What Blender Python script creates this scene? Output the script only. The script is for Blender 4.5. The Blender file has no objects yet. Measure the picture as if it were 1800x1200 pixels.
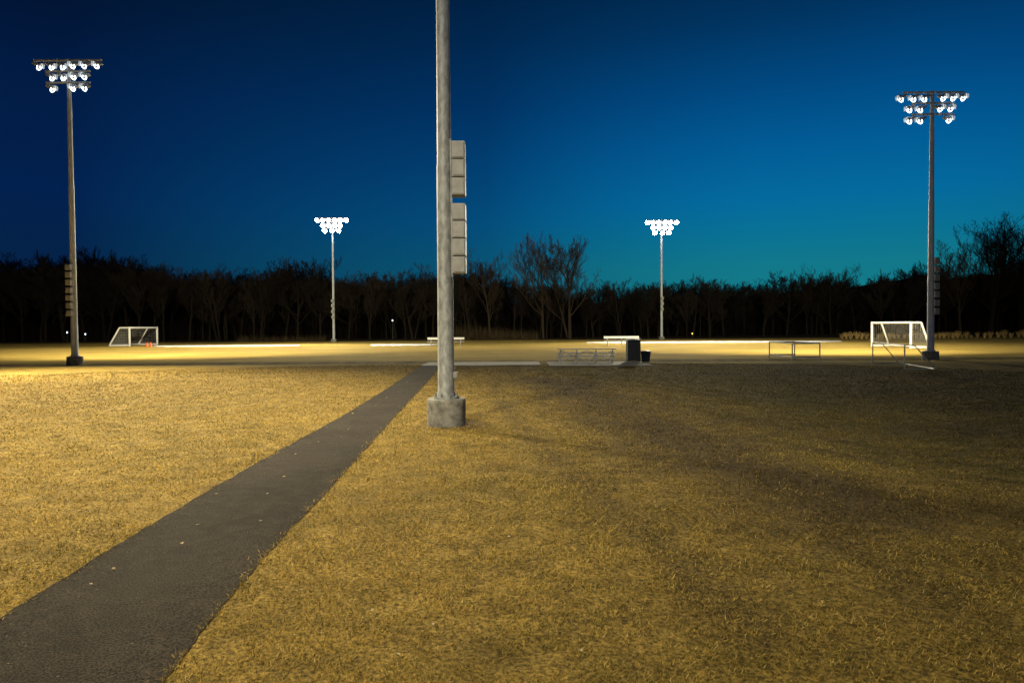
import bpy, bmesh, math, random
import numpy as np
from mathutils import Vector, Matrix, Quaternion
random.seed(7); rng=np.random.default_rng(11)
PI=math.pi; R=math.radians
sc=bpy.context.scene; C=sc.collection
# ---------------------------------------------------------------- camera
CAMZ=1.85; F=1200.0
camM=Matrix.Rotation(R(90-1.29),3,'X')@Matrix.Rotation(R(-0.4),3,'Z')
cd=bpy.data.cameras.new('camera'); cam=bpy.data.objects.new('camera',cd); C.objects.link(cam)
cd.lens=24; cd.sensor_width=36; cd.clip_end=3000; cd.clip_start=0.05
cam.matrix_world=Matrix.Translation((0,0,CAMZ))@camM.to_4x4(); sc.camera=cam
def ray(px,py): return camM@Vector(((px-900)/F,-(py-600)/F,-1))
def at(px,py):                       # ground point seen at that place of the photograph
    d=ray(px,py); t=-CAMZ/d.z; return Vector((d.x*t,d.y*t,0))
def xat(px,Y,z=0):                   # x of a point at depth Y, height z
    x=0
    py=600
    for _ in range(6):
        d=ray(px,py); t=Y/d.y; x=d.x*t
        v=camM.transposed()@Vector((x,Y,z-CAMZ)); py=600-(v.y/-v.z)*F
    return x
def hat(px,py,Y):                    # height of a point at depth Y seen at px,py
    d=ray(px,py); return CAMZ+d.z*Y/d.y
# ---------------------------------------------------------------- noise in numpy
_tab=rng.random((8,128,128))
def vn(x,y,s,k=0):
    x=np.asarray(x,float)/s+1000.3; y=np.asarray(y,float)/s+1000.7
    xi=np.floor(x).astype(int); yi=np.floor(y).astype(int); fx=x-xi; fy=y-yi
    fx=fx*fx*(3-2*fx); fy=fy*fy*(3-2*fy); T=_tab[k]
    a=T[xi%128,yi%128]; b=T[(xi+1)%128,yi%128]; c=T[xi%128,(yi+1)%128]; d=T[(xi+1)%128,(yi+1)%128]
    return (a*(1-fx)+b*fx)*(1-fy)+(c*(1-fx)+d*fx)*fy
def ss(a,b,x):
    t=np.clip((np.asarray(x,float)-a)/(b-a),0,1); return t*t*(3-2*t)
# ---------------------------------------------------------------- mesh helpers
class MB:
    def __init__(s): s.v=[]; s.f=[]
    def add(s,vs,fs,M=None):
        o=len(s.v)
        s.v+= [tuple(M@Vector(p)) if M is not None else tuple(p) for p in vs]
        s.f+= [tuple(i+o for i in f) for f in fs]
    def box(s,x0,x1,y0,y1,z0,z1,bev=0,M=None):
        bm=bmesh.new(); bmesh.ops.create_cube(bm,size=1)
        for v in bm.verts: v.co=Vector(((x0+x1)/2+v.co.x*(x1-x0),(y0+y1)/2+v.co.y*(y1-y0),(z0+z1)/2+v.co.z*(z1-z0)))
        if bev: bmesh.ops.bevel(bm,geom=bm.edges[:],offset=bev,segments=2,affect='EDGES',profile=.5)
        bm.verts.index_update()
        s.add([v.co.copy() for v in bm.verts],[tuple(v.index for v in f.verts) for f in bm.faces],M); bm.free()
    def tube(s,p0,p1,r0,r1=None,n=8,cap=True,M=None):
        p0=Vector(p0);p1=Vector(p1); r1=r0 if r1 is None else r1
        d=(p1-p0).normalized(); a=d.orthogonal().normalized(); b=d.cross(a)
        vs=[];fs=[]
        for p,r in ((p0,r0),(p1,r1)):
            for i in range(n):
                t=2*PI*i/n; vs.append(p+a*(r*math.cos(t))+b*(r*math.sin(t)))
        for i in range(n): fs.append((i,(i+1)%n,n+(i+1)%n,n+i))
        if cap: fs.append(tuple(range(n-1,-1,-1))); fs.append(tuple(range(n,2*n)))
        s.add(vs,fs,M)
    def lathe(s,prof,n=24,M=None,cap=True):
        vs=[];fs=[]
        for r,z in prof:
            for i in range(n):
                t=2*PI*i/n; vs.append(Vector((r*math.cos(t),r*math.sin(t),z)))
        for k in range(len(prof)-1):
            for i in range(n): fs.append((k*n+i,k*n+(i+1)%n,(k+1)*n+(i+1)%n,(k+1)*n+i))
        if cap: fs.append(tuple(range(n-1,-1,-1))); m=(len(prof)-1)*n; fs.append(tuple(range(m,m+n)))
        s.add(vs,fs,M)
    def build(s,name,mat,parent=None,smooth=False):
        me=bpy.data.meshes.new(name); me.from_pydata(s.v,[],s.f); me.update()
        if smooth:
            me.polygons.foreach_set('use_smooth',[True]*len(me.polygons))
            try: me.set_sharp_from_angle(angle=R(40))
            except Exception: pass
        me.materials.append(mat); o=bpy.data.objects.new(name,me); C.objects.link(o)
        if parent: o.parent=parent
        return o
def thing(name,label,cat,loc=(0,0,0),rz=0,group=None):
    o=bpy.data.objects.new(name,None); C.objects.link(o); o.location=loc; o.rotation_euler=(0,0,rz)
    o.empty_display_size=.2; tag(o,label,cat,group); return o
def tag(o,label,cat,group=None,kind=None):
    o['label']=label;o['category']=cat
    if group:o['group']=group
    if kind:o['kind']=kind
    return o
# ---------------------------------------------------------------- materials
def newmat(name):
    m=bpy.data.materials.new(name); m.use_nodes=True; nt=m.node_tree; b=nt.nodes['Principled BSDF']; return m,nt,b
def math_n(nt,op,a,b=None,clamp=False):
    n=nt.nodes.new('ShaderNodeMath'); n.operation=op; n.use_clamp=clamp
    for i,v in enumerate((a,b)):
        if v is None: continue
        if isinstance(v,(int,float)): n.inputs[i].default_value=v
        else: nt.links.new(v,n.inputs[i])
    return n.outputs[0]
def mixc(nt,f,a,b,mode='MIX'):
    n=nt.nodes.new('ShaderNodeMix'); n.data_type='RGBA'; n.blend_type=mode
    for s,v in ((n.inputs[0],f),(n.inputs[6],a),(n.inputs[7],b)):
        if isinstance(v,(int,float)): s.default_value=v
        elif isinstance(v,tuple): s.default_value=(*v[:3],1)
        else: nt.links.new(v,s)
    return n.outputs[2]
def rng_n(nt,v,a,b,c=0,d=1,smooth=True):
    n=nt.nodes.new('ShaderNodeMapRange'); n.interpolation_type='SMOOTHSTEP' if smooth else 'LINEAR'
    nt.links.new(v,n.inputs[0]); n.inputs[1].default_value=a;n.inputs[2].default_value=b;n.inputs[3].default_value=c;n.inputs[4].default_value=d
    return n.outputs[0]
def noise(nt,scale,detail=4,rough=.55,vec=None,sc3=None):
    n=nt.nodes.new('ShaderNodeTexNoise'); n.inputs['Scale'].default_value=scale; n.inputs['Detail'].default_value=detail; n.inputs['Roughness'].default_value=rough
    if vec is None:
        vec=nt.nodes.new('ShaderNodeTexCoord').outputs['Object']
    if sc3:
        mp=nt.nodes.new('ShaderNodeMapping'); mp.inputs['Scale'].default_value=sc3; nt.links.new(vec,mp.inputs[0]); vec=mp.outputs[0]
    nt.links.new(vec,n.inputs['Vector']); return n.outputs[0]
def bump(nt,b,h,strength=.3,dist=.02):
    n=nt.nodes.new('ShaderNodeBump'); n.inputs['Strength'].default_value=strength; n.inputs['Distance'].default_value=dist
    nt.links.new(h,n.inputs['Height']); nt.links.new(n.outputs[0],b.inputs['Normal'])
def simple(name,c,rough=.6,metal=0,var=.35,scale=6,sc3=None,bs=.15,spec=None):
    m,nt,b=newmat(name); n=noise(nt,scale,5,.6,sc3=sc3)
    f=rng_n(nt,n,.3,.7,0,1)
    col=mixc(nt,f,tuple(x*(1-var) for x in c),tuple(min(1,x*(1+var*.6)) for x in c))
    nt.links.new(col,b.inputs['Base Color']); b.inputs['Roughness'].default_value=rough; b.inputs['Metallic'].default_value=metal
    if spec is not None: b.inputs['Specular IOR Level'].default_value=spec
    if bs: bump(nt,b,n,bs,.01)
    return m
def emis(name,c,s):
    m,nt,b=newmat(name); b.inputs['Base Color'].default_value=(*c,1); b.inputs['Emission Color'].default_value=(*c,1); b.inputs['Emission Strength'].default_value=s
    return m
M_galv=simple('galvanised_steel',(.24,.245,.235),.6,.2,.40,14,(1,1,.40),.08)
M_galv2=simple('pale_galvanised_steel',(.42,.46,.50),.6,.1,.2,8,(1,1,.35),.05)
M_conc=simple('concrete',(.20,.19,.165),.9,0,.45,7,None,.25,.2)
M_box=simple('painted_cabinet',(.225,.22,.195),.6,.1,.22,5,None,.05)
M_box2=simple('weathered_cabinet',(.26,.265,.25),.6,.1,.2,4,None,.05)
M_dark=simple('dark_metal',(.05,.05,.05),.5,.4,.3)
M_hous=simple('lamp_housing',(.40,.43,.46),.4,.4,.3)
M_lensF=emis('lamp_glass',(.93,.97,1),300)
m,nt,b=newmat('lamp_glass_side_on'); co=nt.nodes.new('ShaderNodeTexCoord').outputs['Object']
s3=nt.nodes.new('ShaderNodeSeparateXYZ'); nt.links.new(co,s3.inputs[0])
rr=math_n(nt,'POWER',math_n(nt,'ADD',math_n(nt,'MULTIPLY',s3.outputs[0],s3.outputs[0]),math_n(nt,'MULTIPLY',s3.outputs[1],s3.outputs[1])),.5)
st=math_n(nt,'ADD',rng_n(nt,rr,.17,.24,0,1),rng_n(nt,rr,.09,.03,0,1),True)
st=math_n(nt,'MULTIPLY',st,rng_n(nt,s3.outputs[1],.20,-.08,.12,1))
st=math_n(nt,'ADD',math_n(nt,'MULTIPLY',st,7),.16)
b.inputs['Base Color'].default_value=(.3,.32,.33,1); b.inputs['Emission Color'].default_value=(.84,.94,1,1); nt.links.new(st,b.inputs['Emission Strength']); M_lensN=m
M_white=simple('white_paint',(.84,.84,.83),.45,0,.08,5,None,.05)
M_alu=simple('aluminium',(.50,.50,.47),.5,.1,.2)
M_net=simple('net_cord',(.35,.35,.34),.8,0,.1)
M_black=simple('black_plastic',(.010,.010,.010),.6,0,.3)
M_navy=simple('navy_plastic',(.012,.018,.035),.45,0,.3)
M_orange=simple('orange_plastic',(.8,.16,.03),.5,0,.1)
M_strip=simple('white_strip_surface',(.84,.86,.87),.8,0,.12,2,None,.4)
M_bark=simple('bark',(.026,.021,.016),.95,0,.45,3,(1,1,.3),.3,.1)
M_wood=simple('distant_bark',(.012,.010,.008),.95,0,.4,1,None,0,.05)
M_bark2=simple('pale_bark',(.055,.042,.030),.95,0,.4,3,(1,1,.3),.3,.1)
M_brush=simple('dry_stems',(.07,.052,.027),.95,0,.5,1,None,0,.1)
M_tuft=simple('dry_tuft',(.42,.30,.12),.95,0,.5,4,None,0,.1)
M_leaf=simple('dead_leaf',(.42,.33,.19),.8,0,.3,20,None,0,.2)
M_lw=emis('small_white_lamp',(.7,.85,1),4); M_lo=emis('small_orange_lamp',(1,.35,.08),4)
m,nt,b=newmat('pad_concrete'); n=noise(nt,1.5,6,.6); col=mixc(nt,rng_n(nt,n,.3,.7),(.24,.22,.17),(.34,.31,.24)); nt.links.new(col,b.inputs['Base Color']); b.inputs['Roughness'].default_value=.9; bump(nt,b,noise(nt,40,4),.3,.01); M_pad=m
# asphalt
m,nt,b=newmat('asphalt'); co=nt.nodes.new('ShaderNodeTexCoord').outputs['Object']
n1=noise(nt,.7,5,.6,co); n2=noise(nt,75,4,.75,co); n3=noise(nt,6,6,.65,co)
col=mixc(nt,rng_n(nt,n1,.3,.7),(.019,.0150,.0112),(.035,.0270,.0200))
col=mixc(nt,rng_n(nt,n3,.42,.72,0,.6),col,(.048,.037,.027))
col=mixc(nt,1.0,col,mixc(nt,rng_n(nt,n2,.35,.65),(.15,.15,.15),(2.1,2.1,2.1)),'MULTIPLY')
vo=nt.nodes.new('ShaderNodeTexVoronoi'); vo.inputs['Scale'].default_value=38; nt.links.new(co,vo.inputs['Vector'])
gr=nt.nodes.new('ShaderNodeSeparateColor'); nt.links.new(vo.outputs['Color'],gr.inputs[0])
spf=math_n(nt,'MULTIPLY',rng_n(nt,gr.outputs[0],.965,.985,0,1),rng_n(nt,vo.outputs['Distance'],.25,.12,0,.8))
col=mixc(nt,spf,col,(.26,.21,.14))
nt.links.new(col,b.inputs['Base Color']); b.inputs['Roughness'].default_value=.95; b.inputs['Specular IOR Level'].default_value=.06
bump(nt,b,math_n(nt,'ADD',n2,math_n(nt,'MULTIPLY',n3,1.2)),1.0,.022); M_asph=m
# ---------------------------------------------------------------- path edges
Lp=[(0,1085),(150,987),(300,902),(450,813),(590,738),(680,683),(737,645)]
Rp=[(285,1200),(385,1063),(480,962),(560,882),(620,816),(690,737),(735,690),(768,652)]
Lw=[at(*p) for p in Lp]; Rw=[at(*p) for p in Rp]
Ly=np.array([p.y for p in Lw]);Lx=np.array([p.x for p in Lw]);Ry=np.array([p.y for p in Rw]);Rx=np.array([p.x for p in Rw])
def ext(y,Y,X):
    y=np.asarray(y,float); r=np.interp(y,Y,X); s=(X[1]-X[0])/(Y[1]-Y[0]); s=max(-.2,min(.2,s))
    r=np.where(y<Y[0],X[0]+(y-Y[0])*s,r)
    return r
def sm(y,Y,X):
    y=np.asarray(y,float); r=0
    for o,w_ in ((-1.6,1),(-.8,2),(0,3),(.8,2),(1.6,1)): r=r+ext(y+o,Y,X)*w_/9
    return r
def pl(y): return sm(y,Ly,Lx)+(vn(y,0,.30,1)-.5)*.022+(vn(y,0,.07,2)-.5)*.022
def pr(y): return sm(y,Ry,Rx)+(vn(y,7,.35,3)-.5)*.022+(vn(y,9,.07,4)-.5)*.022
PATH_END=33.2
POLE=at(785,751); POLE.y+=.35; POLE.x=xat(785,POLE.y)
# ---------------------------------------------------------------- ground
def hgt(x,y):
    x=np.asarray(x,float);y=np.asarray(y,float)
    xc=ext(y,Ly,Lx)*.5+ext(y,Ry,Rx)*.5
    side=ss(1.0,3.0,np.abs(x-xc))*(1-ss(28,32,y))*ss(.9,2.2,np.hypot(x-POLE.x,y-POLE.y))
    h=side*((vn(x,y,3.7,5)-.5)*.08+(vn(x,y,1.3,6)-.5)*.024)
    h+= -.30*ss(2,9,x)*ss(5,11,y)*(1-ss(22,31,y))
    h+= (1-ss(35.2,36.2,y))*ss(34.2,35.0,y)*-.05
    h+= ss(88,100,y)*.25*ss(20,60,x)
    return h
def segd(x,y,P):
    d=np.full(np.shape(x),1e9)
    for (ax,ay),(bx_,by) in zip(P[:-1],P[1:]):
        vx,vy=bx_-ax,by-ay; t=np.clip(((x-ax)*vx+(y-ay)*vy)/(vx*vx+vy*vy),0,1); d=np.minimum(d,np.hypot(x-ax-vx*t,y-ay-vy*t))
    return d
def curve(pts,off=0):
    P=[at(*p) for p in pts]; out=[]
    for i,p in enumerate(P):
        q=P[min(i+1,len(P)-1)]-P[max(i-1,0)]; q.normalize(); out.append((p.x+q.y*off,p.y-q.x*off))
    return out
WORN=curve([(960,668),(1010,690),(1080,720),(1160,760),(1250,800),(1370,850),(1480,890)])
TR=[(curve(c,o)) for c in ([(905,668),(930,700),(980,745),(1060,800),(1180,870),(1330,960),(1500,1080)],[(1000,665),(1150,672),(1320,682),(1500,684),(1640,672),(1800,650)],[(1010,660),(1100,690),(1240,725),(1420,760),(1620,790),(1800,810)]) for o in (-.75,.75)]
def wear(x,y):
    x=np.asarray(x,float);y=np.asarray(y,float)
    nz=vn(x,y,.8,1)*.5+vn(x,y,.25,2)*.3+vn(x,y,.11,4)*.2
    w=ss(2.2,.0,segd(x,y,WORN)+(nz-.5)*2.2)*.72
    for c in TR: w=np.maximum(w,ss(.42,.0,segd(x,y,c)+(nz-.5)*.5)*(.22+.34*vn(x,y,2.5,3)))
    w=np.maximum(w,.45*ss(.52,.76,vn(x,y,2.6,7)*.5+nz*.5)*ss(-6,6,x))
    return w*(y<33)
xs=np.concatenate([[-900,-600,-400,-250,-160,-110,-80,-60,-48,-40,-35],np.arange(-31,31.1,.25),[35,40,48,60,80,110,160,250,400,600,900]])
ys=np.concatenate([[-80,-50,-30,-20,-12,-6,-2],np.arange(0,40,.2),np.arange(40,104,2),[110,120,140,170,220,300,450,700,1200,2000]])
X,Y=np.meshgrid(xs,ys); Z=hgt(X,Y); Wr=wear(X,Y)
nx=len(xs);ny=len(ys)
me=bpy.data.meshes.new('ground'); V=np.stack([X,Y,Z],-1).reshape(-1,3)
idx=np.arange(nx*ny).reshape(ny,nx); Fq=np.stack([idx[:-1,:-1],idx[:-1,1:],idx[1:,1:],idx[1:,:-1]],-1).reshape(-1,4)
me.from_pydata(V.tolist(),[],Fq.tolist()); me.polygons.foreach_set('use_smooth',[True]*len(me.polygons))
wa=me.attributes.new('wear','FLOAT','POINT'); wa.data.foreach_set('value',Wr.ravel().astype(np.float32))
m,nt,b=newmat('dormant_turf'); co=nt.nodes.new('ShaderNodeTexCoord').outputs['Object']
sx=nt.nodes.new('ShaderNodeSeparateXYZ'); nt.links.new(co,sx.inputs[0]); PX,PY=sx.outputs[0],sx.outputs[1]
nA=noise(nt,.22,5,.6,co); nB=noise(nt,2.2,5,.65,co); nC=noise(nt,30,5,.75,co); nD=noise(nt,.9,5,.65,co,(1.3,.22,1))
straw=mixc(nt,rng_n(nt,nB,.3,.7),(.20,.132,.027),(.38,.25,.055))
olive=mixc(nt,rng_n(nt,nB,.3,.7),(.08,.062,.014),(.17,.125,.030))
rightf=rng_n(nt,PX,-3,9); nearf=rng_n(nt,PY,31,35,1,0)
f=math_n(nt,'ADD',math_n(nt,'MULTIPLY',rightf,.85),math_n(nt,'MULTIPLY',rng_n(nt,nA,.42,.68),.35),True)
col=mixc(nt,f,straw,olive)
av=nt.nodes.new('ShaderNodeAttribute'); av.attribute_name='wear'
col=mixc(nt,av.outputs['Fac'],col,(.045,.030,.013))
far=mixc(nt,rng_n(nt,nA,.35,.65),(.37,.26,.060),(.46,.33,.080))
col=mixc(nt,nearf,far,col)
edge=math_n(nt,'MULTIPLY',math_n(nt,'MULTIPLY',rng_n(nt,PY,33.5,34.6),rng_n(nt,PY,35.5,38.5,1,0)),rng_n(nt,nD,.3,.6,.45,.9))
col=mixc(nt,edge,col,(.07,.055,.02))  # thin shadow line across the field, painted into the turf colour
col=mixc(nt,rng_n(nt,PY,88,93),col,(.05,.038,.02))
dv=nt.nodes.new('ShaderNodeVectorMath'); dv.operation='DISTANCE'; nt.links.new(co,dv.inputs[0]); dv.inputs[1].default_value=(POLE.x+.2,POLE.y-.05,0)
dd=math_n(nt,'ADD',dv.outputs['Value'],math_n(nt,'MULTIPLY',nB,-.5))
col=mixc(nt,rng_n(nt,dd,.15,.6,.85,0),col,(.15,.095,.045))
spk=mixc(nt,rng_n(nt,nC,.33,.67),(.25,.25,.25),(1.5,1.5,1.5)); spk=mixc(nt,math_n(nt,'MULTIPLY',math_n(nt,'SUBTRACT',1,nearf),.6),spk,(1,1,1)); col=mixc(nt,1.0,col,spk,'MULTIPLY')
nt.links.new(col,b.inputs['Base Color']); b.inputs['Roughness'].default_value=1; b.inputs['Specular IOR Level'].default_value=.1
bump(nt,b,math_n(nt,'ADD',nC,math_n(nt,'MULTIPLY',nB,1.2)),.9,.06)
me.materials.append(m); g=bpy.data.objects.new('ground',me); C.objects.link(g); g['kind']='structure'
# path
yy=np.arange(-14,PATH_END+.01,.1); mb=MB()
for y in yy:
    a,bx=float(pl(y)),float(pr(y))
    for k in range(7):
        t=k/6; mb.v.append((a+(bx-a)*t,float(y),.005+.009*math.sin(PI*t)))
n=len(yy)
for i in range(n-1):
    for k in range(6): q=i*7+k; mb.f.append((q,q+1,q+8,q+7))
o=mb.build('path',M_asph,smooth=True); o['kind']='structure'
def pad(px0,px1,py0,py1,h=.05):
    p=[at(px0,py1),at(px1,py1)]; q=at((px0+px1)/2,py0); y0=p[0].y*.5+p[1].y*.5; mb=MB()
    mb.box(p[0].x,p[1].x,y0,q.y,-.05,h,.008)
    o=mb.build('concrete_pad',M_pad); o['kind']='structure'; return y0,q.y
pad(741,951,637.5,643.5); pad(966,1150,637,643.5)
# ---------------------------------------------------------------- grass blades
def blades():
    N=1000000
    r0,r1=2.3,34.0
    r=(np.sqrt(r0)+rng.random(N)*(np.sqrt(r1)-np.sqrt(r0)))**2
    th=(rng.random(N)-.5)*R(98)
    x=r*np.sin(th); y=r*np.cos(th)
    ej=rng.exponential(.022,N)+.002
    keep=((x<pl(y)+ej)|(x>pr(y)-ej)|(y>PATH_END+.1))&(np.hypot(x-POLE.x,y-POLE.y)>.36+.3*vn(x,y,.2,1)*(x>POLE.x))&(y<33.3)
    cl=vn(x,y,.06,3)*.4+vn(x,y,.14,5)*.35+vn(x,y,.34,4)*.25
    keep&=rng.random(N)<(.22+1.15*ss(.34,.62,cl))
    x=x[keep];y=y[keep];r=r[keep];cl=cl[keep];n=len(x)
    wv=wear(x,y); k2=rng.random(n)>wv*.5; x=x[k2];y=y[k2];r=r[k2];cl=cl[k2];wv=wv[k2];n=len(x)
    z=hgt(x,y)+.006*((x>pl(y))&(x<pr(y)))
    L=(.014+.026*rng.random(n))*(.7+.6*cl)*(1+.018*r); w=.00165*(np.maximum(r,3)/3)**.78*(.7+.6*rng.random(n))
    az=rng.random(n)*2*PI+vn(x,y,.5,2)*3; tl=R(38)+rng.random(n)*R(48)
    dx=np.cos(az)*np.sin(tl);dy=np.sin(az)*np.sin(tl);dz=np.cos(tl)
    pr_=rng.random(n)*2*PI; wx=np.cos(pr_)*w; wy=np.sin(pr_)*w
    V=np.empty((n,3,3),np.float32)
    V[:,0]=np.stack([x-wx,y-wy,z-.002],-1); V[:,1]=np.stack([x+wx,y+wy,z-.002],-1); V[:,2]=np.stack([x+dx*L,y+dy*L,z+dz*L+.003],-1)
    me=bpy.data.meshes.new('grass'); me.vertices.add(3*n); me.vertices.foreach_set('co',V.ravel())
    me.loops.add(3*n); me.loops.foreach_set('vertex_index',np.arange(3*n,dtype=np.int32))
    me.polygons.add(n); me.polygons.foreach_set('loop_start',np.arange(0,3*n,3,dtype=np.int32))
    me.update(calc_edges=True)
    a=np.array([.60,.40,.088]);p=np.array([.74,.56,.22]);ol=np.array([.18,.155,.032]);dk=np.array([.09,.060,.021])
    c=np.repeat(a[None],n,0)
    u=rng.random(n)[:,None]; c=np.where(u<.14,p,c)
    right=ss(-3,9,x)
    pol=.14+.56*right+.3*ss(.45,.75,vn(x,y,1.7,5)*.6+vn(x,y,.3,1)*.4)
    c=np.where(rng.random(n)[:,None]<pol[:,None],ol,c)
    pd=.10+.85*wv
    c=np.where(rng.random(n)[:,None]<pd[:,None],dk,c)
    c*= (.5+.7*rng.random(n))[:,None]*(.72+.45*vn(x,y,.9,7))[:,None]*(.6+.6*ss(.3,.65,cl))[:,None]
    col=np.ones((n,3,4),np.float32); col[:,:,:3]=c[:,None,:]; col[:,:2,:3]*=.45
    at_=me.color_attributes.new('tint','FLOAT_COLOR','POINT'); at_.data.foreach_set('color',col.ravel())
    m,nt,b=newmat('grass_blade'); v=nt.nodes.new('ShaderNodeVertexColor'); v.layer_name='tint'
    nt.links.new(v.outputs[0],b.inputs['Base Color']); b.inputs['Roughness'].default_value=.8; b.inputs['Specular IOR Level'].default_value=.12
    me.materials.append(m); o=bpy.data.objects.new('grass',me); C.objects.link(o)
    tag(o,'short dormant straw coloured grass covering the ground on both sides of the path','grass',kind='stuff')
blades()
# ---------------------------------------------------------------- floodlight poles
def aimM(loc,d,s=1.0): return Matrix.Translation(loc)@Vector(d).to_track_quat('Z','Y').to_matrix().to_4x4()@Matrix.Scale(s,4)
hm=MB()
hm.lathe([(.05,-.36),(.10,-.34),(.105,-.14),(.09,-.10),(.16,-.04),(.235,.06),(.27,.14),(.285,.15),(.262,.135)],18,cap=False)
hm.lathe([(.001,-.362),(.05,-.36)],18,cap=False)
vs=[];fs=[]
for i in range(11):
    t=PI*i/10
    for z,rr in ((.145,.285),(.27,.295)): vs.append((rr*math.cos(t),rr*math.sin(t),z))
for i in range(10): fs.append((2*i,2*i+1,2*i+3,2*i+2))
hm.add(vs,fs)
_h=hm.build('floodlight',M_hous,smooth=True); H_me=_h.data; bpy.data.objects.remove(_h)
lm=MB(); lm.lathe([(.262,.13),(.20,.155),(.1,.17),(.001,.175)],18,cap=False)
_h=lm.build('lens',M_lensN,smooth=True); LN=_h.data; LF=LN.copy(); LF.materials[0]=M_lensF; bpy.data.objects.remove(_h)
def flood(root,loc,d,far):
    h=bpy.data.objects.new('floodlight',H_me); C.objects.link(h); h.parent=root; h.matrix_local=aimM(loc,d,.92 if far else .76)
    l=bpy.data.objects.new('lens',LF if far else LN); C.objects.link(l); l.parent=h
ROWS={'left':[(-.10,1.72,[-1.65,-1.0,-.42,.42,1.0,1.65]),(-.66,1.1,[-.98,-.40,.45,1.0]),(-1.24,1.1,[-.98,.40,1.0])],
      'right':[(-.10,1.5,[-1.48,-.85,-.3,.35,.85,1.35]),(-.64,1.0,[-1.05,-.50,.20,.72]),(-1.20,1.0,[-1.05,-.50,.65])],
      'far':[(-.12,1.8,[-1.72,-1.08,-.40,.36,1.0,1.7]),(-.76,1.15,[-1.05,-.36,.34,1.0]),(-1.38,1.15,[-.85,.05,.8])]}
def pole(loc,label,H,r0,r1,base_r,base_h,boxes,boxx,boxy,boxw,far=False,aims=None,main=False,rows='far'):
    t=thing('floodlight_pole',label,'light pole',loc,0,'floodlight poles around the field')
    GM=M_galv if main else M_galv2
    mb=MB(); mb.lathe([(base_r*1.0,-.1),(base_r*1.0,base_h*.86),(base_r*.985,base_h*.97),(base_r*.955,base_h)],48 if main else 20); mb.build('concrete_footing',M_conc,t,True)
    mb=MB(); mb.lathe([(r0*1.55,base_h+.001),(r0*1.55,base_h+.035)],28)
    mb.build('base_plate',GM,t,True)
    if main:
        for i in range(8):
            mb=MB(); a=2*PI*(i+.5)/8; x=r0*1.35*math.cos(a);y=r0*1.35*math.sin(a)
            mb.lathe([(.026,base_h+.036),(.026,base_h+.06),(.013,base_h+.061),(.013,base_h+.10)],8,Matrix.Translation((x,y,0)))
            mb.build('anchor_bolt',GM,t)
    prof=[(r0*1.12,base_h+.036),(r0*1.10,base_h+.09),(r0*1.0,base_h+.13)]
    nseg=7
    for k in range(1,nseg+1):
        z=base_h+.13+(H-base_h-.13)*k/nseg; rr=r0+(r1-r0)*k/nseg
        if k<nseg and k%2==0: prof+=[(rr+.006,z-.01),(rr+.006,z),(rr-.002,z+.002)]
        else: prof.append((rr,z))
    mb=MB(); mb.lathe(prof,32 if main else 14); mb.build('shaft',GM,t,True)
    if main:
        mb=MB(); mb.box(r0-.02,r0+.06,-.07,.05,base_h+.38,base_h+.50,.01); mb.build('hand_hole_cover',M_box,t)
        mb=MB(); zt=boxes[0][1]; z_b=boxes[-1][0]
        mb.tube((r0*.86,-.06,z_b-.05),(r0*.80,-.06,zt+.05),.022,n=10); mb.build('conduit',GM,t,True)
    for (z0,z1) in boxes:
        mb=MB(); w=boxw; mm=M_box if main else M_box2; dp=.16 if main else .10
        mb.box(boxx-w/2,boxx+w/2,boxy-dp,boxy+dp,z0+.008,z1-.008,.012)
        bo=mb.build('ballast_box',mm,t)
        mb=MB(); mb.box(boxx-w/2+.02,boxx+w/2-.02,boxy-dp-.012,boxy-dp-.002,z0+.03,z1-.03,.004); mb.build('cover',mm,bo)
        if main:
            for zz in (z0+.08,z1-.12):
                k=MB(); k.box(boxx-w/2-.05,boxx-w/2-.002,boxy-.03,boxy+.03,zz,zz+.04); k.build('bracket',GM,bo)
    q=0
    for (dz,hw,xx) in ROWS[rows]:
        z=H+dz
        mb=MB(); mb.box(-hw-.05,hw+.05,-.05-r1,.05-r1,z-.04,z+.04,.008); 
        mb.build('crossarm',GM,t)
        for x in xx:
            az,el=aims(q,x) ; d=(math.sin(az)*math.cos(el),math.cos(az)*math.cos(el),-math.sin(el))
            loc2=Vector((x,-r1,z-.20))+Vector(d)*.12
            mb=MB(); mb.tube((x,-r1,z-.041),(x,-r1,z-.20),.03,n=6); mb.build('mounting_arm',M_hous,t)
            flood(t,loc2,d,far); q+=1
    return t
def spot(loc,tgt,W,ang=120,c=(1,.88,.58),r=1.0,blend=1.0):
    l=bpy.data.lights.new('flood_or_fill_beam','SPOT'); l.energy=W; l.spot_size=R(ang); l.spot_blend=blend; l.color=c; l.shadow_soft_size=r
    o=bpy.data.objects.new('flood_or_fill_beam',l); C.objects.link(o); o.location=loc
    o.rotation_euler=(Vector(tgt)-Vector(loc)).to_track_quat('-Z','Y').to_euler()
def zb(py): return CAMZ+(574.5-py)*POLE.y/F
bx=[(zb(348)+(zb(254)-zb(348))*k/3,zb(348)+(zb(254)-zb(348))*(k+1)/3) for k in (2,1,0)]+[(zb(483)+(zb(361)-zb(483))*k/4,zb(483)+(zb(361)-zb(483))*(k+1)/4) for k in (3,2,1,0)]
pole(POLE,'tall galvanised light pole nearest the camera beside the asphalt path, its lamps above view',15.4,.158,.085,.365,.50,bx,.275,-.02,.245,
     aims=lambda q,x:(R(-75)+x*.25,R(52)),main=True)
PL=at(132,640.5); HL=hat(122,104,PL.y)
def split7(px,Yp,a,b_,g): 
    n=7; return [(hat(px,a+(b_-a)*(i+1)/n,Yp),hat(px,a+(b_-a)*i/n+g,Yp)) for i in range(n)]
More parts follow.
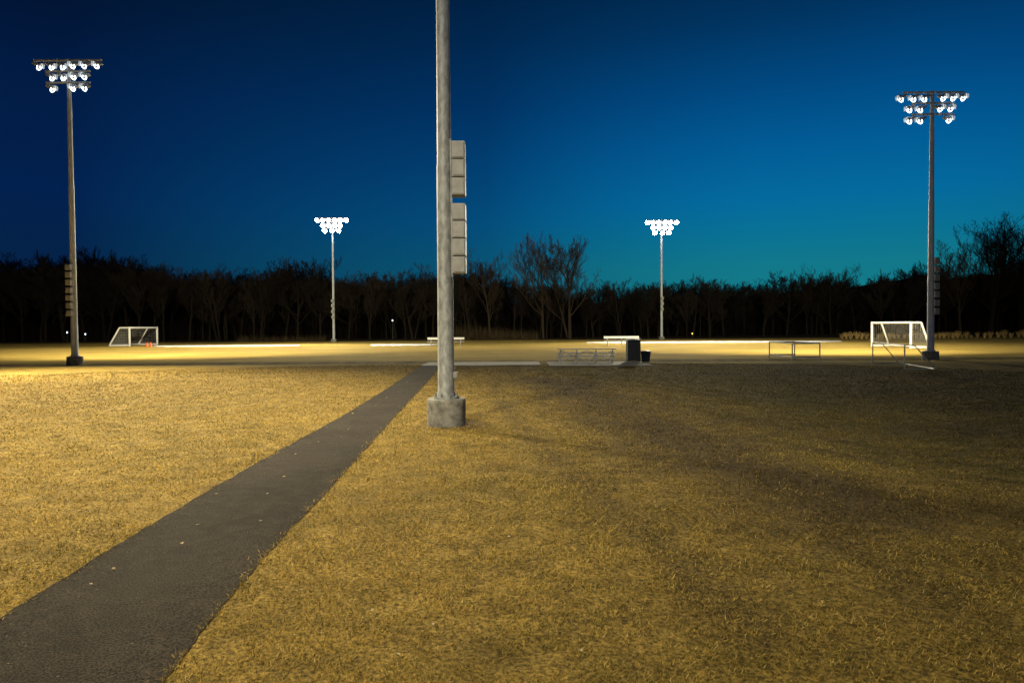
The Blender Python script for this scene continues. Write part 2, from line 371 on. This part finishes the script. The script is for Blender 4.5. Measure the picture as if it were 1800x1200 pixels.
pole(PL,'light pole at the left with three rows of lamps, farther left than the white goal',HL,.17,.085,.38,.42,split7(124,PL.y,462,556,3),-.07,-.26,.26,
     aims=lambda q,x:(R(147)+R(60 if x>0 else -60),R(30)),rows='left')
PR=at(1635.5,631.5); HR=hat(1633,160,PR.y)
pole(PR,'light pole at the right beside the white goal',HR,.17,.085,.38,.42,split7(1641,PR.y,450,553,3),.13,-.24,.24,
     aims=lambda q,x:(R(-149)+R(-58 if x>0 else 56),R(30)),rows='right')
YF=84
PF=Vector((xat(587,YF),YF,0)); pole(PF,'distant dazzling light pole between the left goal and the nearest pole',hat(585,382,YF),.16,.10,.36,.4,[(4.9,5.3),(4.3,4.7),(3.6,4.0),(2.9,3.3)],-.05,-.26,.3,True,
     aims=lambda q,x:(R(180)+x*-.12,R(24)))
PG=Vector((xat(1163,YF),YF,0)); pole(PG,'distant dazzling light pole behind the black cabinet, right of the nearest pole',hat(1161,386,YF),.16,.10,.36,.4,[(4.9,5.3),(4.3,4.7),(3.6,4.0)],.05,-.26,.3,True,
     aims=lambda q,x:(R(180)+x*-.12,R(24)))
# the light they give, plus two unseen spots behind the camera
spot((PL.x+.3,PL.y-.9,HL-1.6),(-18,17,0),118000,96,r=2.2)
spot((PL.x+.3,PL.y+.9,HL-1.6),(-26,64,0),70000,108)
spot((PR.x-.3,PR.y+.9,HR-1.6),(22,62,0),56000,108)
spot((PF.x,PF.y-.8,HL-1.6),(-26,48,0),72000,112)
spot((PG.x,PG.y-.8,HL-1.6),(16,48,0),68000,112)
spot((POLE.x-.8,POLE.y-.3,13.9),(-8,15,0),12000,84)
spot((-9,-6,15),(-4.8,8.2,0),28000,58,r=1.2)  # unseen floodlight behind left, no pole built for it
spot((-4,-30,15),(2,50,9),24000,50,(.95,.97,1),r=.8)  # added cool fill with no pole, brightens upright faces toward the camera
# ---------------------------------------------------------------- goals
def goal(x,y,w,H,dt,db,sx,label,group,rz=0,tr=.055,net=True,name='soccer_goal',cat='soccer goal',mt=None):
    mt=mt or M_white
    t=thing(name,label,cat,(x,y,0),rz,group)
    for yy in (0,w):
        mb=MB(); mb.tube((0,yy,0),(0,yy,H),tr,n=10); mb.build('post',mt,t,True)
    mb=MB(); mb.tube((0,tr,H-tr),(0,w-tr,H-tr),tr,n=10); mb.build('crossbar',mt,t,True)
    for yy in (0,w):
        mb=MB(); s=tr*.8
        mb.tube((sx*tr,yy,H-tr),(sx*dt,yy,H-tr),s,n=8); mb.tube((sx*dt,yy,H-tr),(sx*db,yy,s),s,n=8); mb.tube((sx*tr,yy,s),(sx*db,yy,s),s,n=8)
        mb.build('side_frame',mt,t,True)
    mb=MB(); mb.tube((sx*db,.0,tr),(sx*db,w,tr),tr*.8,n=8); mb.build('back_bar',mt,t,True)
    if net:
        mb=MB(); st=.16; r=.006
        def line(a,b): mb.tube(a,b,r,n=3,cap=False)
        n=int(w/st)
        for i in range(n+1):
            yy=w*i/n; line((sx*dt,yy,H-tr),(sx*db,yy,.02)); line((0,yy,H-tr),(sx*dt,yy,H-tr))
        n=int(H/st)
        for i in range(n+1):
            z=H*i/n; xx=sx*(db+(dt-db)*z/H); line((xx,0,z),(xx,w,z))
            for yy in (0,w): line((0,yy,z),(xx,yy,z))
        n=int(db/st)
        for i in range(1,n):
            xx=db*i/n; zt=H if xx<dt else H*(db-xx)/(db-dt)
            for yy in (0,w): line((sx*xx,yy,0),(sx*xx,yy,zt))
        for i in range(1,int(dt/st)): line((sx*st*i,0,H-tr),(sx*st*i,w,H-tr))
        mb.build('net',M_net,t)
    return t
YG=72; xg=xat(228,YG); goal(xg,YG,5.6,2.05,1.05,2.15,-1,'white soccer goal on the left side of the field beyond the bright grass','soccer goals at the field ends',tr=.10)
YR=50; goal(xat(1601,YR),YR,5.4,1.98,.75,1.4,1,'white soccer goal beside the right light pole','soccer goals at the field ends',tr=.085)
p=at(1441,635); 
t=thing('low_goal_frame','low pale metal goal frame standing alone between the black cabinet and the right goal','goal frame',(p.x,p.y,0),0,'low metal frames at the field edge')
for yy in (0,3.0):
    mb=MB()
    for a,b_ in (((0,yy,0),(0,yy,.9)),((-1.36,yy,0),(-1.36,yy,.9)),((-1.36,yy,.9),(0,yy,.9)),((-1.36,yy,.22),(0,yy,.22))): mb.tube(a,b_,.034,n=8)
    mb.build('end_frame',M_alu,t,True)
for xx in (0,-1.36):
    mb=MB(); mb.tube((xx,.02,.9),(xx,2.98,.9),.032,n=8); mb.build('top_rail',M_alu,t,True)
mb=MB(); mb.tube((-1.36,.02,.22),(-1.36,2.98,.22),.03,n=8); mb.build('lower_rail',M_alu,t,True)
p=at(1590,649); q=at(1534,638); L=(q-p).length; ang=math.atan2(q.y-p.y,q.x-p.x)-PI/2
goal(p.x,p.y,L,1.0,.35,1.1,1,'low pale goal frame in front of the white goal and the right light pole','low metal frames at the field edge',rz=ang,tr=.026,net=False,name='low_goal_frame',cat='goal frame',mt=M_alu)
for px in (258.5,265):
    Yc=70; mb=MB(); mb.lathe([(.15,.026),(.13,.05),(.05,.42),(.035,.46)],14); o=mb.build('traffic_cone',M_orange,smooth=True)
    o.location=(xat(px,Yc),Yc,0); tag(o,('left' if px<260 else 'right')+' one of two small orange cones beside the left soccer goal','cone','cones beside the left goal')
    k=MB(); k.box(-.19,.19,-.19,.19,0,.025,.005); k.build('base',M_orange,o)
# ---------------------------------------------------------------- white strips on the field
def strip(pts,wd,label,k):
    mb=MB(); n=60; P=[at(*p) for p in pts]
    for i in range(n+1):
        t=i/n; a=P[0].lerp(P[1],t) ; w=wd*(.55+.8*float(vn(t*40,k,1,2)))*min(1,8*t+.15,8*(1-t)+.15)
        for j,(yy,z) in enumerate(((-.5,.0),(-.42,.05),(0,.09),(.42,.05),(.5,.0))): mb.v.append((a.x,a.y+yy*w,z+.006))
    for i in range(n):
        for j in range(4): q=i*5+j; mb.f.append((q,q+5,q+6,q+1))
    o=mb.build('white_strip',M_strip,smooth=True); tag(o,label,'white strip','white strips lying across the far field')
strip(((272,609),(528,607.6)),3.4,'long thin white strip on the far field right of the left goal',1)
strip(((652,606.8),(770,605.8)),5.0,'short white strip on the far field just left of the nearest pole',2)
strip(((1031,602.5),(1478,600.2)),4.2,'longest white strip on the far field, running behind the black cabinet',3)
# ---------------------------------------------------------------- player benches
def bench(px0,px1,Yb,label):
    x0=xat(px0,Yb);x1=xat(px1,Yb); t=thing('player_bench',label,'bench',((x0+x1)/2,Yb,0),0,'white benches on the far side of the pads'); w=(x1-x0)/2
    mb=MB(); mb.box(-w,w,-.17,.17,.44,.49,.01); mb.build('seat',M_alu,t)
    mb=MB(); mb.box(-w,w,.20,.24,.66,.86,.01); mb.build('backrest',M_white,t)
    for x in (-w*.8,0,w*.8):
        mb=MB(); mb.tube((x,-.14,0),(x,-.14,.438),.03,n=6); mb.tube((x,.17,0),(x,.225,.65),.03,n=6); mb.tube((x,-.14,.1),(x,.17,.1),.025,n=6); mb.build('leg',M_alu,t)
bench(751,816,62,'white bench far out behind the nearest pole'); bench(1062,1124,62,'white bench just behind the black cabinet')
# ---------------------------------------------------------------- bleacher
p0=at(981,639.5); p1=at(1084,639.5); W=p1.x-p0.x
t=thing('bleacher','small three row aluminium bleacher on the concrete pad left of the black cabinet','bleacher',(p0.x,p0.y,.05))
for k in range(3):
    z=.66-.2*k; yb=.0+.42*k
    mb=MB(); mb.box(-.05,W+.05,yb,yb+.24,z-.02,z+.02,.006); mb.build('seat',M_alu,t)
    if k<2:
        mb=MB(); mb.box(-.05,W+.05,yb+.26,yb+.40,z-.34,z-.31,.005); mb.build('footboard',M_alu,t)
for x in (.12,W/3,2*W/3,W-.12):
    mb=MB(); mb.tube((x,.02,0),(x,.02,.637),.022,n=6); mb.tube((x,.02,.02),(x,1.15,.02),.022,n=6); mb.tube((x,.06,.62),(x,1.06,.2),.022,n=6); mb.tube((x,.54,.02),(x,.54,.42),.02,n=6); mb.tube((x,1.06,.02),(x,1.06,.22),.02,n=6)
    mb.build('support_frame',M_alu,t)
for a,b_ in (((.12,-.01,.05),(W/2,-.01,.6)),((W/2,-.012,.6),(W-.12,-.01,.05)),((.12,-.03,.6),(W/2,-.03,.05)),((W/2,-.032,.05),(W-.12,-.03,.6))):
    mb=MB(); mb.tube(a,b_,.018,n=5); mb.build('cross_brace',M_alu,t)
# ---------------------------------------------------------------- cabinet and bin
p0=at(1103.5,637.5); p1=at(1127,637.5); w=(p1.x-p0.x)/2
t=thing('storage_cabinet','tall black cabinet standing on the concrete pad right of the bleacher','cabinet',((p0.x+p1.x)/2,p0.y+.3,.05))
mb=MB(); mb.box(-w,w,-.3,.3,.05,1.04,.02); mb.build('body',M_black,t)
mb=MB(); mb.box(-w-.02,w+.02,-.33,.33,1.043,1.10,.015); mb.build('lid',M_dark,t)
mb=MB(); mb.box(-w+.05,w-.05,-.315,-.302,.12,.98,.005); d=mb.build('door',M_black,t); mb=MB(); mb.box(w-.12,w-.09,-.335,-.317,.5,.66,.004); mb.build('handle',M_dark,d)
for x in (-w+.06,w-.06):
    for y in (-.24,.24): mb=MB(); mb.tube((x,y,0),(x,y,.048),.03,n=8); mb.build('foot',M_dark,t)
p=at(1137,638); t=thing('waste_bin','short dark bin with a rounded rim against the right of the black cabinet','bin',(p.x,p.y+.28,.05))
mb=MB(); mb.lathe([(.19,0),(.24,.46),(.25,.47)],24); mb.build('body',M_navy,t,True); mb=MB(); mb.lathe([(.265,.471),(.265,.505),(.20,.54),(.05,.56)],24); mb.build('lid',M_navy,t,True)
for s in (-1,1): mb=MB(); mb.tube((s*.25,-.05,.40),(s*.285,0,.42),.012,n=6); mb.tube((s*.285,0,.42),(s*.25,.05,.40),.012,n=6); mb.build('handle',M_dark,t)
# ---------------------------------------------------------------- trees
def gen_tree(seed,spread=.5,lowest=.28,dens=1.0,fork=False,openc=False):
    rd=random.Random(seed); tr=MB(); cr=MB(); mr=.0009 if openc else .0012
    def branch(p,d,L,r,lev,mb):
        nseg={0:7,1:5,2:4,3:2,4:1}[lev]; sides={0:7,1:5,2:3,3:3,4:3}[lev]
        if openc: nseg={0:8,1:7,2:5,3:3,4:2}[lev]
        pts=[p.copy()]; dirs=[]; dd=d.copy(); rs=[r]
        for i in range(nseg):
            j={0:.07,1:.16,2:.22,3:.30,4:.3}[lev]
            dd=(dd+Vector((rd.uniform(-j,j),rd.uniform(-j,j),rd.uniform(-j*.5,j)+.05*lev))).normalized()
            pts.append(pts[-1]+dd*(L/nseg)); dirs.append(dd.copy())
            rs.append(max(mr,r*(1-(.72 if lev else .6)*(i+1)/nseg)))
        for i in range(nseg): mb.tube(pts[i],pts[i+1],rs[i],rs[i+1],n=sides,cap=False)
        if lev==4: return
        cnt={0:int(12*dens),1:int(7*dens),2:6,3:5}[lev]
        if openc: cnt={0:13,1:7,2:6,3:5}[lev]
        for k in range(cnt):
            t0=lowest if lev==0 else .22
            t=t0+(1-t0)*((k+rd.random())/cnt); i=min(nseg-1,int(t*nseg)); f=t*nseg-i
            q=pts[i].lerp(pts[i+1],f); base=dirs[i]
            side=Vector((rd.gauss(0,1),rd.gauss(0,1),rd.gauss(0,.3))); side=(side-base*side.dot(base)).normalized()
            a=rd.uniform(.45,.95) if lev==0 else rd.uniform(.4,.9); a*=spread*2
            nd=(base*math.cos(a)+side*math.sin(a)); nd.z+=.12; nd.normalize()
            if lev==0: nl=L*(.54-.25*abs(t-.5))*rd.uniform(.75,1.15)*(1.1-.35*(t>.85))*(1.1 if openc else 1)
            else: nl=L*rd.uniform(.35,.62)*(1.15-.5*t)
            rr=rs[i]*(.5 if lev==0 else .55)*rd.uniform(.8,1.1)
            branch(q,nd,nl,max(rr,mr*1.2),lev+1,cr)
    branch(Vector((0,0,-.02)),Vector((rd.uniform(-.05,.05),rd.uniform(-.05,.05),1)),.86,.0165*(1.15 if fork else 1),0,tr)
    if fork:
        branch(Vector((.03,0,-.02)),Vector((.22,.05,1)).normalized(),.80,.013,0,tr)
    zmax=max(v[2] for v in tr.v+cr.v)
    for m_ in (tr,cr): m_.v=[(a/zmax,b_/zmax,c/zmax) for a,b_,c in m_.v]
    return tr,cr
protos=[]; raw=[]
for sd,sp,lo,de,fk in ((1,.5,.28,1,False),(2,.42,.35,1,False),(3,.6,.22,1.1,False),(4,.45,.4,.9,False),(5,.55,.25,.9,True),(6,.38,.3,1.1,False),(8,.62,.3,1.0,True)):
    tr,cr=gen_tree(sd,sp,lo,de,fk); raw.append((tr,cr))
    a=tr.build('trunk',M_bark,None,True); b_=cr.build('crown',M_bark)
    protos.append((a.data,b_.data)); bpy.data.objects.remove(a); bpy.data.objects.remove(b_)
pale=[]
for sd,sp,fk,mt in ((21,.52,False,M_bark2),(22,.52,True,M_bark2),(23,.5,False,M_bark2),(24,.55,False,M_bark),(25,.56,True,M_bark)):
    tr,cr=gen_tree(sd,sp,.26,1,fk,True)
    a=tr.build('trunk',mt,None,True); b_=cr.build('crown',mt)
    pale.append((a.data,b_.data)); bpy.data.objects.remove(a); bpy.data.objects.remove(b_)
prof=[(-700,430),(0,436),(60,445),(150,432),(235,434),(285,463),(420,468),(500,456),(560,456),(640,476),(740,470),(800,466),(850,462),(900,488),(1060,490),(1100,492),(1250,488),(1320,488),(1400,482),(1460,474),(1520,482),(1560,474),(1620,460),(1665,434),(1700,402),(1750,388),(1800,384),(2500,380)]
def ptop(px): return float(np.interp(px,[a for a,_ in prof],[b for _,b in prof]))
def tree(px,Yt,ytop,k,label,group=None,wide=1.0,data=None,rz=None):
    x=xat(px,Yt); Ht=hat(px,ytop,Yt); tm,cm=(data or protos)[k]
    t=thing('bare_tree',label,'tree',(x,Yt,0),random.uniform(0,6.28) if rz is None else rz,group); t.scale=(Ht*wide,Ht*wide,Ht)
    for nm,d in (('trunk',tm),('crown',cm)):
        o=bpy.data.objects.new(nm,d); C.objects.link(o); o.parent=t
    return t
tree(1002,97,405,1,'largest pale trunked bare tree, its wide crown standing above the woods near the middle',None,1.15,pale)
tree(955,99,396,0,'bare tree with tall narrow crown just left of the largest pale tree',None,.95,pale)
tree(862,100,430,2,'bare tree right of the nearest pole, left of the two tallest middle trees',None,1.1,pale)
tree(1742,98,378,4,'broadest bare tree at the right edge beyond the right pole',None,1.25,pale)
tree(1795,96,376,3,'bare tree cut by the right border of the picture',None,1.2,pale)
tree(1690,99,410,2,'bare tree just right of the right pole, left of the broadest right tree',None,1.1,pale)
tree(1462,104,460,3,'round crowned bare tree rising above the low woods left of the right goal',None,1.5,pale)
sec=[(-200,120,'left of the left light pole'),(120,587,'between the left light pole and the left distant pole'),(587,785,'between the left distant pole and the nearest pole'),(785,1163,'between the nearest pole and the right distant pole'),(1163,1635,'between the right distant pole and the right pole'),(1635,2050,'right of the right light pole')]
px=-60.0; i=0
while px<1860:
    s=next(s for s in sec if s[0]<=px<s[1])
    yt=ptop(px)+random.uniform(-10,30)+(30+45*random.random() if px>1650 else 0)
    tree(px,random.uniform(98,112),yt,random.randrange(7),'bare tree in the woods '+s[2],'bare trees '+s[2],random.uniform(.8,1.5))
    px+=random.choice((8,12,17,24,33)); i+=1
RV=[]
for tr,cr in raw:
    m_=MB(); m_.add(tr.v,tr.f)
    o_=len(m_.v); m_.v+=cr.v; m_.f+=[tuple(i_+o_ for i_ in f) for f in cr.f]
    q4=np.array([f for f in m_.f if len(f)==4]); RV.append((np.array(m_.v),q4))
VV=[];QQ=[];off=0
px=-260.0
while px<2100:
    Yt=random.uniform(118,138); x=xat(px,Yt); Ht=hat(px,ptop(px)+random.uniform(0,26)+(62 if px>1640 else 0),Yt); k=random.randrange(7); v,q=RV[k]; a=random.uniform(0,6.28); w=Ht*random.uniform(1.0,1.5)
    vv=np.stack([x+w*(v[:,0]*math.cos(a)-v[:,1]*math.sin(a)),Yt+w*(v[:,0]*math.sin(a)+v[:,1]*math.cos(a)),v[:,2]*Ht],-1)
    VV.append(vv);QQ.append(q+off);off+=len(v); px+=random.uniform(11,18)
V=np.concatenate(VV).astype(np.float32);Q=np.concatenate(QQ).astype(np.int32)
def npmesh(name,V,Q,mat):
    me=bpy.data.meshes.new(name); me.vertices.add(len(V)); me.vertices.foreach_set('co',V.ravel()); k=Q.shape[1]
    me.loops.add(Q.size); me.loops.foreach_set('vertex_index',Q.ravel()); me.polygons.add(len(Q)); me.polygons.foreach_set('loop_start',np.arange(0,Q.size,k,dtype=np.int32)); me.update(calc_edges=True)
    me.materials.append(mat); o=bpy.data.objects.new(name,me); C.objects.link(o); return o
tag(npmesh('woodland',V,Q,M_wood),'far dark mass of bare woods behind the row of trees','woods',kind='stuff')
def stems(name,n,xr,yr,hr,w,mat,label,cat,lean=.18,dens=None):
    x=rng.uniform(*xr,n); y=rng.uniform(*yr,n); h=rng.uniform(*hr,n)*(.5+.9*vn(x,y,5,3))
    a=rng.uniform(0,2*PI,n); wx=np.cos(a)*w; wy=np.sin(a)*w; lx=rng.normal(0,lean,n)*h; ly=rng.normal(0,lean,n)*h
    V=np.empty((n,3,3),np.float32); V[:,0]=np.stack([x-wx,y-wy,0*x],-1);V[:,1]=np.stack([x+wx,y+wy,0*x],-1);V[:,2]=np.stack([x+lx,y+ly,h],-1)
    o=npmesh(name,V.reshape(-1,3),np.arange(3*n,dtype=np.int32).reshape(-1,3),mat); tag(o,label,cat,kind='stuff'); return o
M_under=simple('undergrowth_twigs',(.013,.010,.007),1,0,.4,.5,None,0,.05)
stems('undergrowth',40000,(-125,125),(108,124),(1.2,7),.045,M_under,'dark tangled undergrowth filling the foot of the woods','undergrowth')
stems('dry_reeds',1500,(xat(800,95),xat(945,95)),(93,97),(.8,2.0),.02,M_brush,'tall dry reeds in front of the woods right of the nearest pole','reeds',.08)
stems('dry_weeds',900,(xat(425,94),xat(575,94)),(92,95),(.5,1.3),.02,M_brush,'low dry weeds in front of the woods left of the left distant pole','weeds',.12)
# wooded rise behind
mb=MB(); xs2=np.arange(-420,421,2.0)
for x in xs2:
    px_=900+x/165*1200; hh=(574-max(ptop(px_)+38,490))/1200*165+1.85+(float(vn(x,0,9,1))-.5)*2.6+(float(vn(x,3,3,2))-.5)*2.0
    for (y,z) in ((140,-.2),(152,hh*.5),(165,hh),(230,hh*.9),(400,-1)): mb.v.append((float(x),y,float(z)))
for i in range(len(xs2)-1):
    for k in range(4): q=i*5+k; mb.f.append((q,q+5,q+6,q+1))
M_hill=simple('wooded_slope',(.008,.0065,.005),1,0,.5,.3,None,0,0)
mb.build('hills',M_hill,smooth=True)['kind']='structure'
# ---------------------------------------------------------------- young shrubs on the right verge
def tuft(seed,n=70):
    rd=random.Random(seed); mb=MB()
    for i in range(n):
        a=rd.uniform(0,6.28); l=rd.uniform(.5,1); t=rd.uniform(.05,.6); p=(math.cos(a)*.06,math.sin(a)*.06,0); q=(math.cos(a)*(.06+l*math.sin(t)),math.sin(a)*(.06+l*math.sin(t)),l*math.cos(t)); mb.tube(p,q,.028,.008,n=3,cap=False)
    return mb
tm=[]
for s_ in (1,2,3):
    o=tuft(s_).build('shrub',M_tuft); tm.append(o.data); bpy.data.objects.remove(o)
k=0; px=1480.0
while px<1830:
    Ys=82+random.uniform(-1.2,1.5); o=bpy.data.objects.new('dry_shrub',tm[k%3]); C.objects.link(o); s_=random.uniform(.45,.9)
    big=px>1750
    if big: s_*=1.4
    o.location=(xat(px,Ys),Ys,0); o.scale=(s_,s_,s_*1.2); o.rotation_euler=(0,0,random.uniform(0,6))
    tag(o,'larger dry tuft in the planted row at the right border' if big else 'small dry tuft in the planted row behind the right goal','shrub','larger dry tufts at the right' if big else 'small dry tufts behind the right goal'); k+=1; px+=random.uniform(7,14)
# ---------------------------------------------------------------- small distant lamps
for px,py,mt,lb in ((150,587,M_lw,'tiny bluish white lamp low in the woods right of the left light pole'),(118,584,M_lw,'tiny white lamp low in the woods left of the left light pole'),(690,563,M_lw,'tiny faint lamp in the woods left of the nearest pole'),(1217,586,M_lo,'tiny orange lamp in the woods right of the right distant pole')):
    Yd=96; z=hat(px,py,Yd); x=xat(px,Yd,z); t=thing('path_lamp',lb,'lamp',(x,Yd,0))
    mb=MB(); mb.tube((0,0,0),(0,0,z-.12),.04,n=8); mb.build('post',M_dark,t); mb=MB(); mb.lathe([(.04,z-.118),(.07,z-.05),(.07,z+.05),(.03,z+.1)],10); mb.build('lamp_head',mt,t,True)
# ---------------------------------------------------------------- leaves
def leaf(seed):
    rd=random.Random(seed); vs=[(0,0,.004)]; 
    for i in range(9):
        a=2*PI*i/9; rr=(1.0 if i%2 else .62)*rd.uniform(.8,1.1); vs.append((rr*math.cos(a)*.034,rr*math.sin(a)*.022,.004+.012*rd.random()))
    mb=MB(); mb.add(vs,[(0,i+1,(i+1)%9+1) for i in range(9)]); return mb
lf=[]
for s_ in range(4): o=leaf(s_).build('fallen_leaf',M_leaf); lf.append(o.data); bpy.data.objects.remove(o)
sp=[(200,1003),(405,910),(320,958),(348,925),(458,918),(540,885),(552,884),(568,880),(470,870),(520,800),(560,778),(600,770),(575,752),(612,756),(640,735),(620,728),(660,715),(645,705),(680,700),(700,690),(690,680),(715,672),(160,1030),(430,1010),(380,870),(500,840)]
for i,(px,py) in enumerate(sp):
    p=at(px,py); o=bpy.data.objects.new('fallen_leaf',lf[i%4]); C.objects.link(o); s_=random.uniform(.4,.8)*(1+p.y*.03); o.scale=(s_,s_,s_); o.location=(p.x,p.y,.015); o.rotation_euler=(random.uniform(-.2,.2),random.uniform(-.2,.2),random.uniform(0,6))
    tag(o,'small pale fallen leaf lying on the dark asphalt path','leaf','fallen leaves scattered on the path')
sp=[(655,1080),(298,748),(530,1045),(1020,1150),(700,1160),(895,945),(760,1105)]
for i,(px,py) in enumerate(sp):
    p=at(px,py); o=bpy.data.objects.new('fallen_leaf',lf[i%4]); C.objects.link(o); o.scale=(.6,.6,.7); o.location=(p.x,p.y,float(hgt(p.x,p.y))+.03); o.rotation_euler=(.3,.1,random.uniform(0,6))
    tag(o,'small pale fallen leaf lying in the straw coloured grass','leaf','fallen leaves lying in the grass')
# ---------------------------------------------------------------- dusk sky
w=bpy.data.worlds.new('World'); sc.world=w; w.use_nodes=True; nt=w.node_tree; bg=nt.nodes['Background']
tc=nt.nodes.new('ShaderNodeTexCoord'); s=nt.nodes.new('ShaderNodeSeparateXYZ'); nt.links.new(tc.outputs['Generated'],s.inputs[0])
hx=math_n(nt,'POWER',math_n(nt,'ADD',math_n(nt,'MULTIPLY',s.outputs[0],s.outputs[0]),math_n(nt,'MULTIPLY',s.outputs[1],s.outputs[1])),.5); hx=math_n(nt,'MAXIMUM',hx,.001)
GD=25
dt=math_n(nt,'DIVIDE',math_n(nt,'ADD',math_n(nt,'MULTIPLY',s.outputs[0],math.sin(R(GD))),math_n(nt,'MULTIPLY',s.outputs[1],math.cos(R(GD)))),hx)
def lin(c): return tuple(((v/255)/12.92 if v/255<.04045 else ((v/255+.055)/1.055)**2.4) for v in c)
def ramp(stops):
    r=nt.nodes.new('ShaderNodeValToRGB'); r.color_ramp.interpolation='LINEAR'
    el=r.color_ramp.elements
    while len(el)<len(stops): el.new(.5)
    for e,(p,c) in zip(el,stops): e.position=p; e.color=(*lin(c),1)
    nt.links.new(s.outputs[2],r.inputs[0]); return r.outputs[0]
for_l=ramp([(0,(6,34,64)),(.09,(5,34,72)),(.17,(3,33,78)),(.30,(2,27,66)),(.38,(2,20,50)),(.45,(2,15,36)),(1,(0,6,16))])
for_m=ramp([(0,(12,84,108)),(.08,(10,84,114)),(.15,(4,76,122)),(.22,(2,64,114)),(.30,(1,50,98)),(.38,(1,39,78)),(.45,(1,30,62)),(1,(0,12,30))])
for_r=ramp([(0,(24,124,132)),(.08,(18,120,138)),(.12,(10,114,148)),(.17,(4,106,158)),(.24,(2,90,148)),(.30,(1,74,130)),(.38,(1,53,98)),(.45,(1,37,72)),(1,(0,14,36))])
dc=lambda a: math.cos(R(GD-a))
c=mixc(nt,rng_n(nt,dt,dc(-33),dc(-2),smooth=False),for_l,for_m); c=mixc(nt,rng_n(nt,dt,dc(-2),.996,smooth=False),c,for_r)
c=mixc(nt,rng_n(nt,dt,-1,dc(-37),.35,1,smooth=False),(0,.004,.012),c)
nt.links.new(c,bg.inputs[0]); bg.inputs[1].default_value=1.0
sc.view_settings.view_transform='Standard'; sc.view_settings.look='None'; sc.view_settings.exposure=0
